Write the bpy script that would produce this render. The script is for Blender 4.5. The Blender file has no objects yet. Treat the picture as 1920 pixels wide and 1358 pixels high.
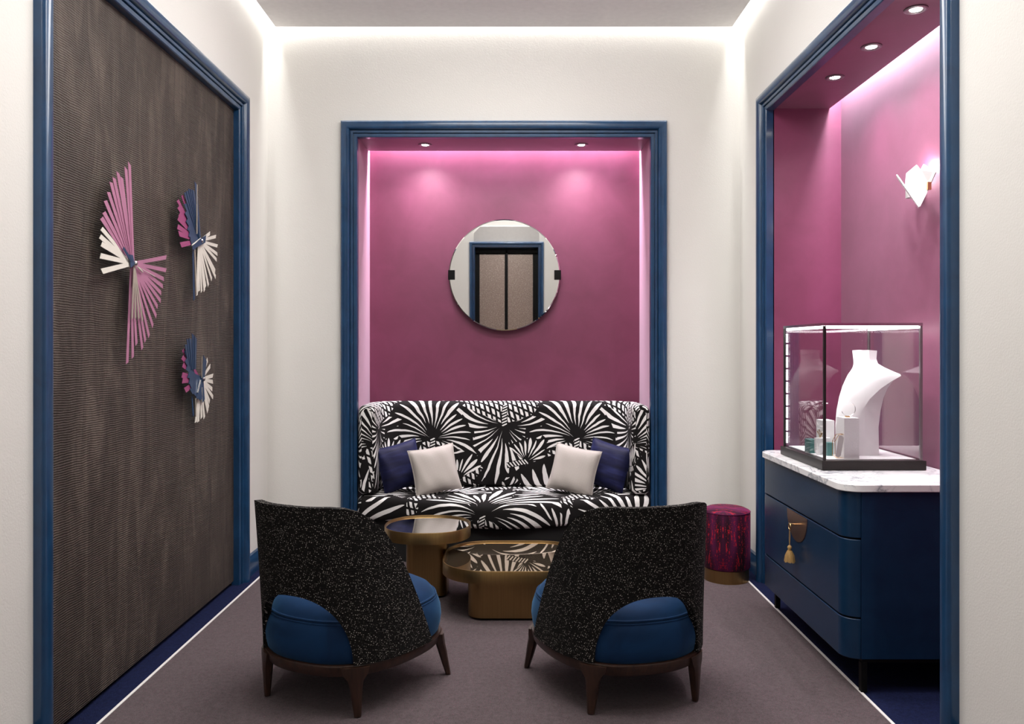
import bpy, bmesh, math, random
from mathutils import Vector, Matrix
PI = math.pi
random.seed(7)
SC = bpy.context.scene
COL = SC.collection

# ------------------------------------------------------------------ camera, world, exposure
F = 1520.0           # focal length in pixels of the 1920-wide frame
EYE = 1.277
cam = bpy.data.cameras.new('camera'); cam_o = bpy.data.objects.new('camera', cam); COL.objects.link(cam_o)
cam.sensor_width = 36.0; cam.lens = 36.0 * F / 1920.0
cam.shift_y = -26.0 / 1920.0
cam.clip_start = 0.02
cam_o.location = (0, 0, EYE); cam_o.rotation_euler = (PI / 2, 0, 0)
SC.camera = cam_o
w = bpy.data.worlds.new('world'); SC.world = w; w.use_nodes = True
w.node_tree.nodes['Background'].inputs[0].default_value = (1, 0.97, 0.93, 1)
w.node_tree.nodes['Background'].inputs[1].default_value = 0.05
SC.view_settings.view_transform = 'Standard'; SC.view_settings.look = 'None'
SC.view_settings.exposure = 0.0; SC.view_settings.gamma = 1.0
SC.view_settings.use_curve_mapping = False

# room planes
XL, XR, YB, YF = -1.477, 1.380, 4.903, -0.60
CX = (XL + XR) / 2
ZC = 3.196           # underside of dropped ceiling
GAP = 0.065

# ------------------------------------------------------------------ lights
def area(name, loc, sx, sy, power, col=(1, 1, 1), rot=(0, 0, 0), spread=PI):
    l = bpy.data.lights.new(name, 'AREA'); l.shape = 'RECTANGLE'; l.size = sx; l.size_y = sy
    l.energy = power; l.color = col; l.spread = spread
    o = bpy.data.objects.new(name, l); COL.objects.link(o); o.location = loc; o.rotation_euler = rot
    return o
def spot(name, loc, power, ang, blend=0.6, col=(1, 1, 1), rad=0.02, rot=(0, 0, 0)):
    l = bpy.data.lights.new(name, 'SPOT'); l.energy = power; l.spot_size = math.radians(ang); l.spot_blend = blend
    l.color = col; l.shadow_soft_size = rad
    o = bpy.data.objects.new(name, l); COL.objects.link(o); o.location = loc; o.rotation_euler = rot
    return o
COVE = (1.0, 0.99, 0.975)
LEN_Y = YB - YF
area('cove_light_back', (CX, YB - GAP / 2, ZC + 0.24), XR - XL - 0.02, 0.055, 22, COVE)
area('cove_light_front', (CX, YF + GAP / 2, ZC + 0.24), XR - XL - 0.02, 0.055, 60, COVE)
area('cove_light_left', (XL + GAP / 2, (YB + YF) / 2, ZC + 0.24), 0.055, LEN_Y - 0.1, 36, COVE)
area('cove_light_right', (XR - GAP / 2, (YB + YF) / 2, ZC + 0.24), 0.055, LEN_Y - 0.1, 36, COVE)
spot('front_wall_fill', (CX, 0.55, ZC - 0.015), 60, 110, 0.9, (1, 0.975, 0.94), 0.06, (-0.75, 0, 0))  # added unseen spot, brightens the door wall reflected in the mirror
area('niche_cove_light_back', (CX, 5.302, 2.755), 1.76, 0.055, 95, (0.96, 0.90, 1.0))
area('niche_cove_light_right', (1.749, 3.487, 2.755), 0.055, 1.76, 36, (0.96, 0.90, 1.0))
# ceiling downlights of the room, above and behind the view
for i, (x, y) in enumerate([(-0.75, 1.5), (0.65, 1.5), (-0.75, 2.7), (0.65, 2.7), (-0.05, 3.9)]):
    spot('ceiling_downlight', (x, y, ZC - 0.015), 30, 125, 0.8, (1, 0.975, 0.94), 0.06)
for y in (2.4, 3.7):
    area('overhead_fill', (CX, y, ZC - 0.01), 1.4, 0.6, 33, (1, 0.98, 0.96))  # added soft fill that evens out the walls, no fixture behind it
area('ceiling_fill', (CX, 2.75, 2.52), 0.9, 0.5, 14, (1, 0.98, 0.96), (PI, 0, 0))  # added upward fill to lift the ceiling, no lamp hangs here

# ------------------------------------------------------------------ material helpers
def lin(r, g, b):
    f = lambda c: (c / 255 / 12.92) if c / 255 <= 0.04045 else ((c / 255 + 0.055) / 1.055) ** 2.4
    return (f(r), f(g), f(b), 1)
class NT:
    def __init__(s, name):
        s.m = bpy.data.materials.new(name); s.m.use_nodes = True; s.t = s.m.node_tree
        s.t.nodes.clear()
        s.out = s.t.nodes.new('ShaderNodeOutputMaterial')
    def n(s, typ, **kw):
        nd = s.t.nodes.new(typ)
        for k, v in kw.items(): setattr(nd, k, v)
        return nd
    def put(s, sock, v):
        if v is None: return
        if hasattr(v, 'node'): s.t.links.new(v, sock)
        else: sock.default_value = v
    def math(s, op, a, b=None, c=None, clamp=False):
        nd = s.n('ShaderNodeMath', operation=op); nd.use_clamp = clamp
        for i, v in enumerate((a, b, c)):
            if v is not None: s.put(nd.inputs[i], v)
        return nd.outputs[0]
    def mix(s, f, a, b):
        nd = s.n('ShaderNodeMix', data_type='RGBA')
        s.put(nd.inputs[0], f); s.put(nd.inputs[6], a); s.put(nd.inputs[7], b)
        return nd.outputs[2]
    def coord(s, which='Object', scale=(1, 1, 1), rot=(0, 0, 0)):
        tc = s.n('ShaderNodeTexCoord'); mp = s.n('ShaderNodeMapping')
        s.t.links.new(tc.outputs[which], mp.inputs[0])
        mp.inputs['Scale'].default_value = scale; mp.inputs['Rotation'].default_value = rot
        return mp.outputs[0]
    def noise(s, vec, scale, detail=2, rough=0.5, dist=0):
        nd = s.n('ShaderNodeTexNoise'); s.put(nd.inputs['Vector'], vec)
        nd.inputs['Scale'].default_value = scale; nd.inputs['Detail'].default_value = detail
        nd.inputs['Roughness'].default_value = rough; nd.inputs['Distortion'].default_value = dist
        return nd.outputs[0]
    def ramp(s, f, stops):
        nd = s.n('ShaderNodeValToRGB'); s.put(nd.inputs[0], f); e = nd.color_ramp.elements
        while len(e) < len(stops): e.new(0.5)
        for i, (p, c) in enumerate(stops): e[i].position = p; e[i].color = c
        return nd.outputs[0]
    def bump(s, h, strength=0.2, dist=0.01):
        nd = s.n('ShaderNodeBump'); s.put(nd.inputs['Height'], h)
        nd.inputs['Strength'].default_value = strength; nd.inputs['Distance'].default_value = dist
        return nd.outputs[0]
    def bsdf(s, color, rough=0.5, metal=0.0, normal=None, **kw):
        nd = s.n('ShaderNodeBsdfPrincipled')
        s.put(nd.inputs['Base Color'], color); s.put(nd.inputs['Roughness'], rough); s.put(nd.inputs['Metallic'], metal)
        if normal is not None: s.put(nd.inputs['Normal'], normal)
        for k, v in kw.items(): s.put(nd.inputs[k.replace('_', ' ')], v)
        s.t.links.new(nd.outputs[0], s.out.inputs[0])
        return s.m
def plain(name, color, rough=0.5, metal=0.0, **kw):
    m = NT(name); v = m.coord('Object')
    nz = m.noise(v, 30, 2)
    c2 = tuple(min(1, c * 0.88) for c in color[:3]) + (1,)
    return m.bsdf(m.mix(nz, color, c2), rough, metal, **kw)
def emis(name, color, strength):
    m = NT(name); e = m.n('ShaderNodeEmission'); e.inputs[0].default_value = color; e.inputs[1].default_value = strength
    m.t.links.new(e.outputs[0], m.out.inputs[0]); return m.m

def mat_wall():
    m = NT('cream_wall'); v = m.coord('Object')
    return m.bsdf(m.mix(m.noise(v, 3, 2), (0.71, 0.692, 0.655, 1), (0.69, 0.672, 0.635, 1)), 0.75, 0,
                  m.bump(m.noise(v, 160, 3), 0.25, 0.002))
def mat_pink():
    m = NT('berry_plaster'); v = m.coord('Object')
    n1 = m.noise(v, 5, 6, 0.6, 0.6)
    c = m.ramp(n1, [(0.3, (0.150, 0.018, 0.060, 1)), (0.7, (0.190, 0.029, 0.084, 1))])
    return m.bsdf(c, 0.5, 0, m.bump(m.noise(v, 240, 3), 0.12, 0.001), Specular_IOR_Level=0.7, Sheen_Weight=0.36, Sheen_Roughness=0.40, Sheen_Tint=(1, 0.86, 0.98, 1))
def mat_blue_trim():
    m = NT('blue_lacquered_trim'); v = m.coord('Object', (1, 1, 0.6))
    n1 = m.noise(v, 9, 6, 0.65, 1.0)
    c = m.ramp(n1, [(0.3, (0.007, 0.032, 0.082, 1)), (0.7, (0.012, 0.056, 0.135, 1))])
    return m.bsdf(c, 0.28, 0, None, Coat_Weight=0.3, Coat_Roughness=0.12, Specular_IOR_Level=0.4)
def mat_brown():
    m = NT('brown_moire_fabric')
    v = m.coord('Object', (1, 1, 1))
    wv = m.n('ShaderNodeTexWave', wave_type='BANDS', bands_direction='Z')
    m.put(wv.inputs['Vector'], v); wv.inputs['Scale'].default_value = 38; wv.inputs['Distortion'].default_value = 5.0
    wv.inputs['Detail'].default_value = 3; wv.inputs['Detail Scale'].default_value = 0.35
    st = m.noise(m.coord('Object', (1, 3.2, 0.6)), 3.0, 7, 0.68, 1.1)
    fine = m.noise(m.coord('Object', (20, 20, 260)), 2, 2)
    c = m.ramp(st, [(0.36, (0.030, 0.021, 0.016, 1)), (0.50, (0.056, 0.041, 0.032, 1)), (0.66, (0.125, 0.096, 0.077, 1))])
    c = m.mix(m.math('MULTIPLY', fine, 0.5), c, (0.038, 0.028, 0.022, 1))
    h = m.math('ADD', m.math('ADD', m.math('MULTIPLY', wv.outputs[0], 0.5), m.math('MULTIPLY', fine, 0.6)), m.math('MULTIPLY', st, 1.5))
    return m.bsdf(c, 0.5, 0, m.bump(h, 0.6, 0.006), Specular_IOR_Level=0.45)
def mat_carpet(name, c1, c2, speck=None):
    m = NT(name); v = m.coord('Object')
    n1 = m.noise(v, 320, 3, 0.7); n2 = m.noise(v, 60, 3, 0.6)
    c = m.mix(m.ramp(m.math('ADD', m.math('MULTIPLY', n1, 0.7), m.math('MULTIPLY', n2, 0.3)), [(0.36, (0, 0, 0, 1)), (0.64, (1, 1, 1, 1))]), c1, c2)
    if speck:
        n3 = m.noise(v, 210, 2, 0.6)
        c = m.mix(m.ramp(n3, [(0.62, (0, 0, 0, 1)), (0.68, (1, 1, 1, 1))]), c, speck)
    return m.bsdf(c, 0.95, 0, m.bump(n1, 0.6, 0.004), Sheen_Weight=0.06 if speck else 0.0, Specular_IOR_Level=0.15)
def mat_velvet(name, c1, c2, sheen_tint=(0.3, 0.5, 0.9, 1), sheen=0.6):
    m = NT(name); v = m.coord('Object')
    n1 = m.noise(v, 6, 4, 0.6, 0.8)
    c = m.mix(m.ramp(n1, [(0.35, (0, 0, 0, 1)), (0.65, (1, 1, 1, 1))]), c1, c2)
    return m.bsdf(c, 0.75, 0, m.bump(m.noise(v, 500, 2), 0.1, 0.001), Specular_IOR_Level=0.2, Sheen_Weight=sheen, Sheen_Roughness=0.4, Sheen_Tint=sheen_tint)
def mat_fleck():
    m = NT('black_flecked_tweed')
    v = m.coord('UV', (135, 185, 1), (0, 0, 0.30))
    vo = m.n('ShaderNodeTexVoronoi', feature='F1'); vo.voronoi_dimensions = '2D'
    m.put(vo.inputs['Vector'], v); vo.inputs['Scale'].default_value = 1.0; vo.inputs['Randomness'].default_value = 0.75
    sep = m.n('ShaderNodeSeparateColor'); m.t.links.new(vo.outputs['Color'], sep.inputs[0])
    dot = m.math('LESS_THAN', vo.outputs['Distance'], 0.215)
    pick = m.math('GREATER_THAN', sep.outputs[0], 0.46)
    br = m.math('MULTIPLY', m.math('MULTIPLY', dot, pick), m.math('ADD', m.math('POWER', sep.outputs[1], 2.0), 0.08))
    base = m.mix(m.noise(v, 0.9, 3), (0.002, 0.0018, 0.0018, 1), (0.009, 0.008, 0.0073, 1))
    c = m.mix(br, base, (0.62, 0.58, 0.52, 1))
    return m.bsdf(c, 0.9, 0, m.bump(vo.outputs['Distance'], 0.5, 0.003), Specular_IOR_Level=0.2)
def mat_palm():
    m = NT('black_and_white_palm_print')
    tc = m.n('ShaderNodeTexCoord'); sx = m.n('ShaderNodeSeparateXYZ'); m.t.links.new(tc.outputs['UV'], sx.inputs[0])
    wob = m.noise(tc.outputs['UV'], 9, 2)
    u = m.math('ADD', sx.outputs[0], m.math('MULTIPLY', m.math('SUBTRACT', wob, 0.5), 0.022))
    v = m.math('ADD', sx.outputs[1], m.math('MULTIPLY', m.math('SUBTRACT', m.noise(tc.outputs['UV'], 7, 2), 0.5), 0.018))
    P = 0.915
    def stripes(ang, freq, width):
        a = math.radians(ang)
        t = m.math('ADD', m.math('MULTIPLY', u, math.cos(a) * freq), m.math('MULTIPLY', v, math.sin(a) * freq))
        return m.math('LESS_THAN', m.math('FRACT', t), width)
    # ground: white cloth crossed by two sets of black leaflets
    g = m.math('SUBTRACT', 1.0, m.math('MAXIMUM', stripes(12, 34, 0.46), stripes(62, 24, 0.30)))
    col = g
    # u0, v0, axis, half spread, R, leaflets per turn, curl, stripe width
    # u0, v0, axis, half spread, R, leaflets per turn, curl, slit width, stem length
    L = [(-0.78, 0.55, 180, 105, 0.18, 24, 0.10, 0.22, 0),
         (-0.22, 0.63, 60, 60, 0.25, 27, 0.05, 0.20, 0),
         (0.0, 0.79, -92, 112, 0.43, 30, 0.22, 0.20, 0.13),
         (-0.455, 0.695, 88, 108, 0.34, 31, 0.20, 0.185, 0.07),
         (-0.30, 0.44, 110, 80, 0.19, 26, 0.05, 0.24, 0),
         (0.135, 0.555, 10, 128, 0.20, 24, 0.10, 0.22, 0.12),
         (0.40, 0.12, 165, 75, 0.46, 40, 0.2, 0.22, 0),
         (-0.42, 0.10, 10, 65, 0.46, 40, 0.2, 0.22, 0),
         (0.34, -0.33, 75, 90, 0.30, 30, 0.2, 0.22, 0),
         (-0.12, -0.215, 84, 118, 0.50, 34, 0.30, 0.21, 0.05)]
    for k, (u0, v0, ax, sp, R, N, curl, wd, stem) in enumerate(L):
        du = m.math('WRAP', m.math('SUBTRACT', u, u0), P / 2, -P / 2)
        dv = m.math('SUBTRACT', v, v0)
        a = math.radians(ax)
        p = m.math('ADD', m.math('MULTIPLY', du, math.cos(a)), m.math('MULTIPLY', dv, math.sin(a)))
        q = m.math('ADD', m.math('MULTIPLY', du, -math.sin(a)), m.math('MULTIPLY', dv, math.cos(a)))
        r = m.math('SQRT', m.math('ADD', m.math('MULTIPLY', du, du), m.math('MULTIPLY', dv, dv)))
        ang = m.math('ARCTAN2', q, p)
        an2 = m.math('MULTIPLY', ang, m.math('ADD', 1.0 + curl, m.math('MULTIPLY', r, -1.6 * curl / R)))
        idx = m.math('MULTIPLY', an2, N / (2 * PI))
        fr = m.math('ABSOLUTE', m.math('SUBTRACT', m.math('FRACT', idx), 0.5))
        sn = m.math('SINE', m.math('ADD', m.math('MULTIPLY', m.math('FLOOR', idx), 12.9898), k * 3.7))
        hs = m.math('FRACT', m.math('MULTIPLY', sn, 437.58)); h2 = m.math('FRACT', m.math('MULTIPLY', sn, 911.3))
        Rk = m.math('MULTIPLY', R, m.math('ADD', 0.60, m.math('MULTIPLY', hs, 0.40)))
        st = m.math('ADD', 0.10, m.math('MULTIPLY', h2, 0.28))
        rr = m.math('DIVIDE', r, Rk)
        r2 = m.math('DIVIDE', m.math('SUBTRACT', rr, st), m.math('SUBTRACT', 1.02, st))
        prof = m.math('MULTIPLY', m.math('MULTIPLY', r2, m.math('SUBTRACT', 1.0, r2)), 4.0)
        prof = m.math('POWER', m.math('MAXIMUM', prof, 0.0), 0.7)
        hw = m.math('MULTIPLY', prof, m.math('ADD', wd * 0.68, m.math('MULTIPLY', h2, wd * 0.75)))
        wh = m.math('MULTIPLY', m.math('LESS_THAN', fr, hw), m.math('GREATER_THAN', r2, 0.0))
        mask = m.math('MULTIPLY', m.math('LESS_THAN', m.math('ABSOLUTE', ang), math.radians(sp)), m.math('LESS_THAN', rr, 1.10))
        col = m.math('ADD', m.math('MULTIPLY', col, m.math('SUBTRACT', 1.0, mask)), m.math('MULTIPLY', wh, mask))
        if stem:
            aq = m.math('ABSOLUTE', q)
            sm = m.math('MULTIPLY', m.math('LESS_THAN', aq, 0.019), m.math('MULTIPLY', m.math('GREATER_THAN', p, -stem), m.math('LESS_THAN', p, 0.012)))
            sw = m.math('MULTIPLY', m.math('LESS_THAN', m.math('FRACT', m.math('ADD', m.math('MULTIPLY', p, 52), m.math('MULTIPLY', q, 26))), 0.45), m.math('LESS_THAN', aq, 0.015))
            col = m.math('ADD', m.math('MULTIPLY', col, m.math('SUBTRACT', 1.0, sm)), m.math('MULTIPLY', sw, sm))
    fz = m.noise(tc.outputs['UV'], 400, 2)
    c = m.mix(col, (0.007, 0.006, 0.0058, 1), (0.80, 0.78, 0.76, 1))
    return m.bsdf(c, 0.85, 0, m.bump(fz, 0.15, 0.001), Specular_IOR_Level=0.2)
def mat_brass(name='brushed_brass', c1=(0.36, 0.235, 0.095, 1), c2=(0.26, 0.165, 0.07, 1), rough=0.33):
    m = NT(name)
    n = m.noise(m.coord('Object', (160, 160, 3)), 1, 3)
    return m.bsdf(m.mix(n, c1, c2), m.math('ADD', rough - 0.04, m.math('MULTIPLY', n, 0.1)), 1.0)
def mat_mirror(name, c, metal=1.0):
    m = NT(name); v = m.coord('Object')
    return m.bsdf(m.mix(m.noise(v, 2), c, tuple(x * 0.985 for x in c[:3]) + (1,)), 0.012, metal)
def mat_marble():
    m = NT('white_marble'); v = m.coord('Object')
    n = m.noise(v, 4.2, 9, 0.62, 1.6)
    ve = m.math('ABSOLUTE', m.math('SUBTRACT', n, 0.5))
    c = m.ramp(ve, [(0.0, (0.28, 0.30, 0.33, 1)), (0.018, (0.60, 0.61, 0.63, 1)), (0.06, (0.85, 0.84, 0.84, 1))])
    msk = m.ramp(m.noise(v, 2.5, 3), [(0.42, (0, 0, 0, 1)), (0.60, (1, 1, 1, 1))])
    return m.bsdf(m.mix(msk, (0.85, 0.84, 0.84, 1), c), 0.18)
def mat_wood():
    m = NT('dark_walnut'); n = m.noise(m.coord('Object', (14, 14, 1.5)), 6, 5, 0.6, 0.5)
    return m.bsdf(m.ramp(n, [(0.3, (0.016, 0.007, 0.004, 1)), (0.7, (0.048, 0.020, 0.011, 1))]), 0.38)
def mat_stool():
    m = NT('purple_red_streaked_velvet'); tc = m.n('ShaderNodeTexCoord')
    n = m.noise(m.coord('UV', (34, 5.5, 1)), 2.2, 4, 0.75)
    n2 = m.noise(m.coord('UV', (3.2, 0.4, 1)), 2.4, 2, 0.5)
    n3 = m.noise(m.coord('UV', (120, 60, 1)), 2, 2)
    red = m.ramp(m.math('ADD', m.math('MULTIPLY', n, 0.75), m.math('MULTIPLY', n3, 0.25)), [(0.545, (0, 0, 0, 1)), (0.58, (1, 1, 1, 1))])
    base = m.mix(m.ramp(n2, [(0.40, (0, 0, 0, 1)), (0.56, (1, 1, 1, 1))]), (0.008, 0.001, 0.004, 1), (0.125, 0.010, 0.070, 1))
    c = m.mix(red, base, (0.42, 0.010, 0.022, 1))
    return m.bsdf(c, 0.7, 0, None, Sheen_Weight=0.12, Sheen_Tint=(0.8, 0.3, 0.6, 1), Sheen_Roughness=0.4, Specular_IOR_Level=0.2)
def mat_glass():
    m = NT('clear_glass')
    tr = m.n('ShaderNodeBsdfTransparent'); tr.inputs[0].default_value = (0.97, 0.965, 0.97, 1)
    gl = m.n('ShaderNodeBsdfGlossy'); gl.inputs['Roughness'].default_value = 0.0
    lw = m.n('ShaderNodeLayerWeight'); lw.inputs[0].default_value = 0.5
    fac = m.math('ADD', m.math('MULTIPLY', m.math('POWER', lw.outputs['Facing'], 3.5), 0.8), 0.055, clamp=True)
    mx = m.n('ShaderNodeMixShader'); m.t.links.new(fac, mx.inputs[0])
    m.t.links.new(tr.outputs[0], mx.inputs[1]); m.t.links.new(gl.outputs[0], mx.inputs[2])
    m.t.links.new(mx.outputs[0], m.out.inputs[0]); return m.m
def mat_speckle():
    m = NT('bronze_speckled_glass'); v = m.coord('Object')
    n = m.noise(v, 90, 4, 0.75)
    c = m.ramp(n, [(0.35, (0.20, 0.14, 0.11, 1)), (0.58, (0.33, 0.25, 0.205, 1)), (0.70, (0.85, 0.76, 0.68, 1))])
    return m.bsdf(c, 0.35, 0.1)
def mat_cream_weave():
    m = NT('cream_woven_cotton'); v = m.coord('UV', (1, 1, 1))
    wv = m.n('ShaderNodeTexChecker'); m.put(wv.inputs[0], m.coord('UV', (1, 1, 1), (0, 0, 0.78))); wv.inputs['Scale'].default_value = 170
    c = m.mix(m.math('MULTIPLY', wv.outputs[1], 0.45), (0.45, 0.41, 0.375, 1), (0.32, 0.29, 0.265, 1))
    return m.bsdf(c, 0.9, 0, m.bump(wv.outputs[1], 0.3, 0.002))
def mat_navy_pillow():
    m = NT('indigo_velvet_banded'); n = m.noise(m.coord('UV', (1.2, 11, 1)), 2.0, 4, 0.6, 0.3)
    c = m.ramp(n, [(0.33, (0.0025, 0.0025, 0.014, 1)), (0.52, (0.006, 0.007, 0.038, 1)), (0.72, (0.018, 0.022, 0.09, 1))])
    return m.bsdf(c, 0.6, 0, m.bump(m.noise(m.coord('UV'), 12, 3), 0.25, 0.01), Specular_IOR_Level=0.2, Sheen_Weight=0.12, Sheen_Tint=(0.35, 0.4, 0.9, 1))
def mat_rough_white():
    m = NT('rough_white_plaster'); v = m.coord('Object')
    return m.bsdf(m.mix(m.noise(v, 40), (0.82, 0.81, 0.81, 1), (0.75, 0.74, 0.74, 1)), 0.8, 0, m.bump(m.noise(v, 260, 4, 0.7), 0.9, 0.006))
def mat_navy_lacquer():
    m = NT('navy_lacquer'); v = m.coord('Object'); n = m.noise(v, 8, 5, 0.6, 1)
    return m.bsdf(m.ramp(n, [(0.3, (0.0045, 0.021, 0.054, 1)), (0.7, (0.0065, 0.029, 0.070, 1))]), 0.27, 0, None, Specular_IOR_Level=0.28)

WALL = mat_wall(); PINK = mat_pink(); TRIM = mat_blue_trim(); BROWN = mat_brown()
CEIL = plain('white_ceiling_paint', (0.84, 0.82, 0.81, 1), 0.8)
CARPET = mat_carpet('taupe_carpet', (0.054, 0.041, 0.044, 1), (0.126, 0.099, 0.105, 1), (0.19, 0.085, 0.115, 1))
NAVYC = mat_carpet('navy_carpet', (0.002, 0.003, 0.014, 1), (0.012, 0.019, 0.075, 1))
WHITESTRIP = plain('white_strip', (0.80, 0.77, 0.75, 1), 0.5)
PALM = mat_palm(); BLACKBASE = plain('black_fabric_base', (0.006, 0.0055, 0.0055, 1), 0.9)
FLECK = mat_fleck(); BLUEV = mat_velvet('blue_velvet', (0.0015, 0.018, 0.062, 1), (0.003, 0.029, 0.092, 1), (0.25, 0.6, 1, 1), 0.26)
WOOD = mat_wood(); BRASS = mat_brass(); GOLD = mat_brass('polished_gold', (0.75, 0.50, 0.24, 1), (0.62, 0.40, 0.18, 1), 0.22)
ROSE = plain('rose_gold_plate', (0.46, 0.30, 0.22, 1), 0.3, 1.0)
TASSEL = plain('ochre_thread', (0.42, 0.25, 0.085, 1), 0.75)
MIRR = mat_mirror('silver_mirror', (0.90, 0.90, 0.90, 1)); MIRB = mat_mirror('bronze_mirror', (0.52, 0.40, 0.27, 1), 0.95)
MARBLE = mat_marble(); STOOL = mat_stool(); GLASS = mat_glass(); SPECK = mat_speckle()
CREAMP = mat_cream_weave(); NAVYP = mat_navy_pillow(); ROUGHW = mat_rough_white(); LACQ = mat_navy_lacquer()
BLACKM = plain('black_metal', (0.003, 0.003, 0.003, 1), 0.55, Specular_IOR_Level=0.15); DARKM = plain('graphite_metal', (0.030, 0.027, 0.025, 1), 0.35, 0.6)
GREYM = plain('grey_metal', (0.28, 0.27, 0.27, 1), 0.3, 0.8); CHROME = plain('chrome', (0.7, 0.7, 0.7, 1), 0.15, 1.0)
WHITEP = plain('white_satin_plaster', (0.84, 0.83, 0.83, 1), 0.6)
TEAL = plain('teal_lacquer', (0.06, 0.20, 0.19, 1), 0.3)
SLP = plain('pink_card', (0.43, 0.18, 0.29, 1), 0.55); SLW = plain('ivory_card', (0.72, 0.68, 0.61, 1), 0.6)
SLB = plain('blue_card', (0.016, 0.045, 0.105, 1), 0.5); SLC = plain('beige_card', (0.36, 0.31, 0.26, 1), 0.6)
SLM = plain('magenta_card', (0.30, 0.055, 0.16, 1), 0.55)
EMD = emis('downlight_glow', (1, 0.97, 0.92, 1), 40); EML = emis('led_glow', (1, 0.99, 0.98, 1), 14); EMB = emis('bulb_glow', (1, 0.93, 0.88, 1), 12)
GREYW = plain('grey_overdoor_paint', (0.50, 0.48, 0.465, 1), 0.7)

# ------------------------------------------------------------------ mesh helpers
class MB:
    def __init__(s): s.v = []; s.f = []; s.uv = []
    def add(s, vs, fs, uvs=None):
        o = len(s.v); s.v += [tuple(p) for p in vs]; s.f += [tuple(i + o for i in f) for f in fs]
        s.uv += list(uvs) if uvs else [(0, 0)] * len(vs)
        return s
    def box(s, x0, x1, y0, y1, z0, z1, M=None):
        vs = [Vector(p) for p in ((x0, y0, z0), (x1, y0, z0), (x1, y1, z0), (x0, y1, z0), (x0, y0, z1), (x1, y0, z1), (x1, y1, z1), (x0, y1, z1))]
        if M: vs = [M @ p for p in vs]
        return s.add(vs, [(0, 3, 2, 1), (4, 5, 6, 7), (0, 1, 5, 4), (1, 2, 6, 5), (2, 3, 7, 6), (3, 0, 4, 7)])
    def loft(s, loops, cap0=True, cap1=True, uvs=None, closed=True):
        n = len(loops[0]); vs = [p for l in loops for p in l]; fs = []
        for i in range(len(loops) - 1):
            for j in range(n if closed else n - 1):
                k = (j + 1) % n
                fs.append((i * n + j, i * n + k, (i + 1) * n + k, (i + 1) * n + j))
        if cap0: fs.append(tuple(reversed(range(n))))
        if cap1: fs.append(tuple(range((len(loops) - 1) * n, len(loops) * n)))
        return s.add(vs, fs, [q for l in uvs for q in l] if uvs else None)
    def prism(s, poly, axis, a0, a1):
        def P(p, a):
            return {'x': (a, p[0], p[1]), 'y': (p[0], a, p[1]), 'z': (p[0], p[1], a)}[axis]
        return s.loft([[P(p, a0) for p in poly], [P(p, a1) for p in poly]])
    def lathe(s, prof, c=(0, 0, 0), n=48, uv=False):
        loops = []; uvs = []
        for r, z in prof:
            loops.append([(c[0] + r * math.cos(2 * PI * i / n), c[1] + r * math.sin(2 * PI * i / n), c[2] + z) for i in range(n)])
        return s.loft(loops)
    def tube(s, path, r, n=8, closed=False):
        path = [Vector(p) for p in path]; loops = []; m = len(path)
        up = None
        for i, p in enumerate(path):
            if closed: t = path[(i + 1) % m] - path[i - 1]
            else: t = path[min(i + 1, m - 1)] - path[max(i - 1, 0)]
            t.normalize()
            if up is None:
                up = Vector((0, 0, 1)) if abs(t.z) < 0.9 else Vector((1, 0, 0))
            a = t.cross(up).normalized(); b = a.cross(t).normalized(); up = b
            rr = r[i] if isinstance(r, (list, tuple)) else r
            loops.append([tuple(p + a * (rr * math.cos(2 * PI * k / n)) + b * (rr * math.sin(2 * PI * k / n))) for k in range(n)])
        if closed: loops.append(loops[0])
        return s.loft(loops, not closed, not closed)
    def build(s, name, mat, parent=None, org=(0, 0, 0), smooth=None, bevel=0, seg=2, sub=0):
        me = bpy.data.meshes.new(name)
        me.from_pydata([(x - org[0], y - org[1], z - org[2]) for x, y, z in s.v], [], s.f)
        uvl = me.uv_layers.new(name='UVMap')
        for l in me.loops: uvl.data[l.index].uv = s.uv[l.vertex_index]
        bm = bmesh.new(); bm.from_mesh(me); bmesh.ops.recalc_face_normals(bm, faces=bm.faces); bm.to_mesh(me); bm.free()
        me.materials.append(mat)
        o = bpy.data.objects.new(name, me); COL.objects.link(o)
        if smooth is not None:
            me.polygons.foreach_set('use_smooth', [True] * len(me.polygons))
            me.set_sharp_from_angle(angle=math.radians(smooth))
        if bevel:
            b = o.modifiers.new('bevel', 'BEVEL'); b.width = bevel; b.segments = seg; b.limit_method = 'ANGLE'; b.angle_limit = math.radians(40)
        if sub:
            b = o.modifiers.new('sub', 'SUBSURF'); b.levels = sub; b.render_levels = sub
        if parent is not None: o.parent = parent
        elif org != (0, 0, 0): o.location = org
        return o
def tag(o, label=None, cat=None, group=None, kind=None):
    if label: o['label'] = label
    if cat: o['category'] = cat
    if group: o['group'] = group
    if kind: o['kind'] = kind
    return o
def thing(name, label, cat, loc=(0, 0, 0), rz=0.0, group=None):
    o = bpy.data.objects.new(name, None); COL.objects.link(o); o.location = loc; o.rotation_euler = (0, 0, rz)
    o.empty_display_size = 0.1
    return tag(o, label, cat, group)
def struct(o): o['kind'] = 'structure'; return o
def copy_tree(o, parent=None):
    c = o.copy(); COL.objects.link(c)
    if parent is not None: c.parent = parent
    for ch in list(o.children): copy_tree(ch, c)
    return c
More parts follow.
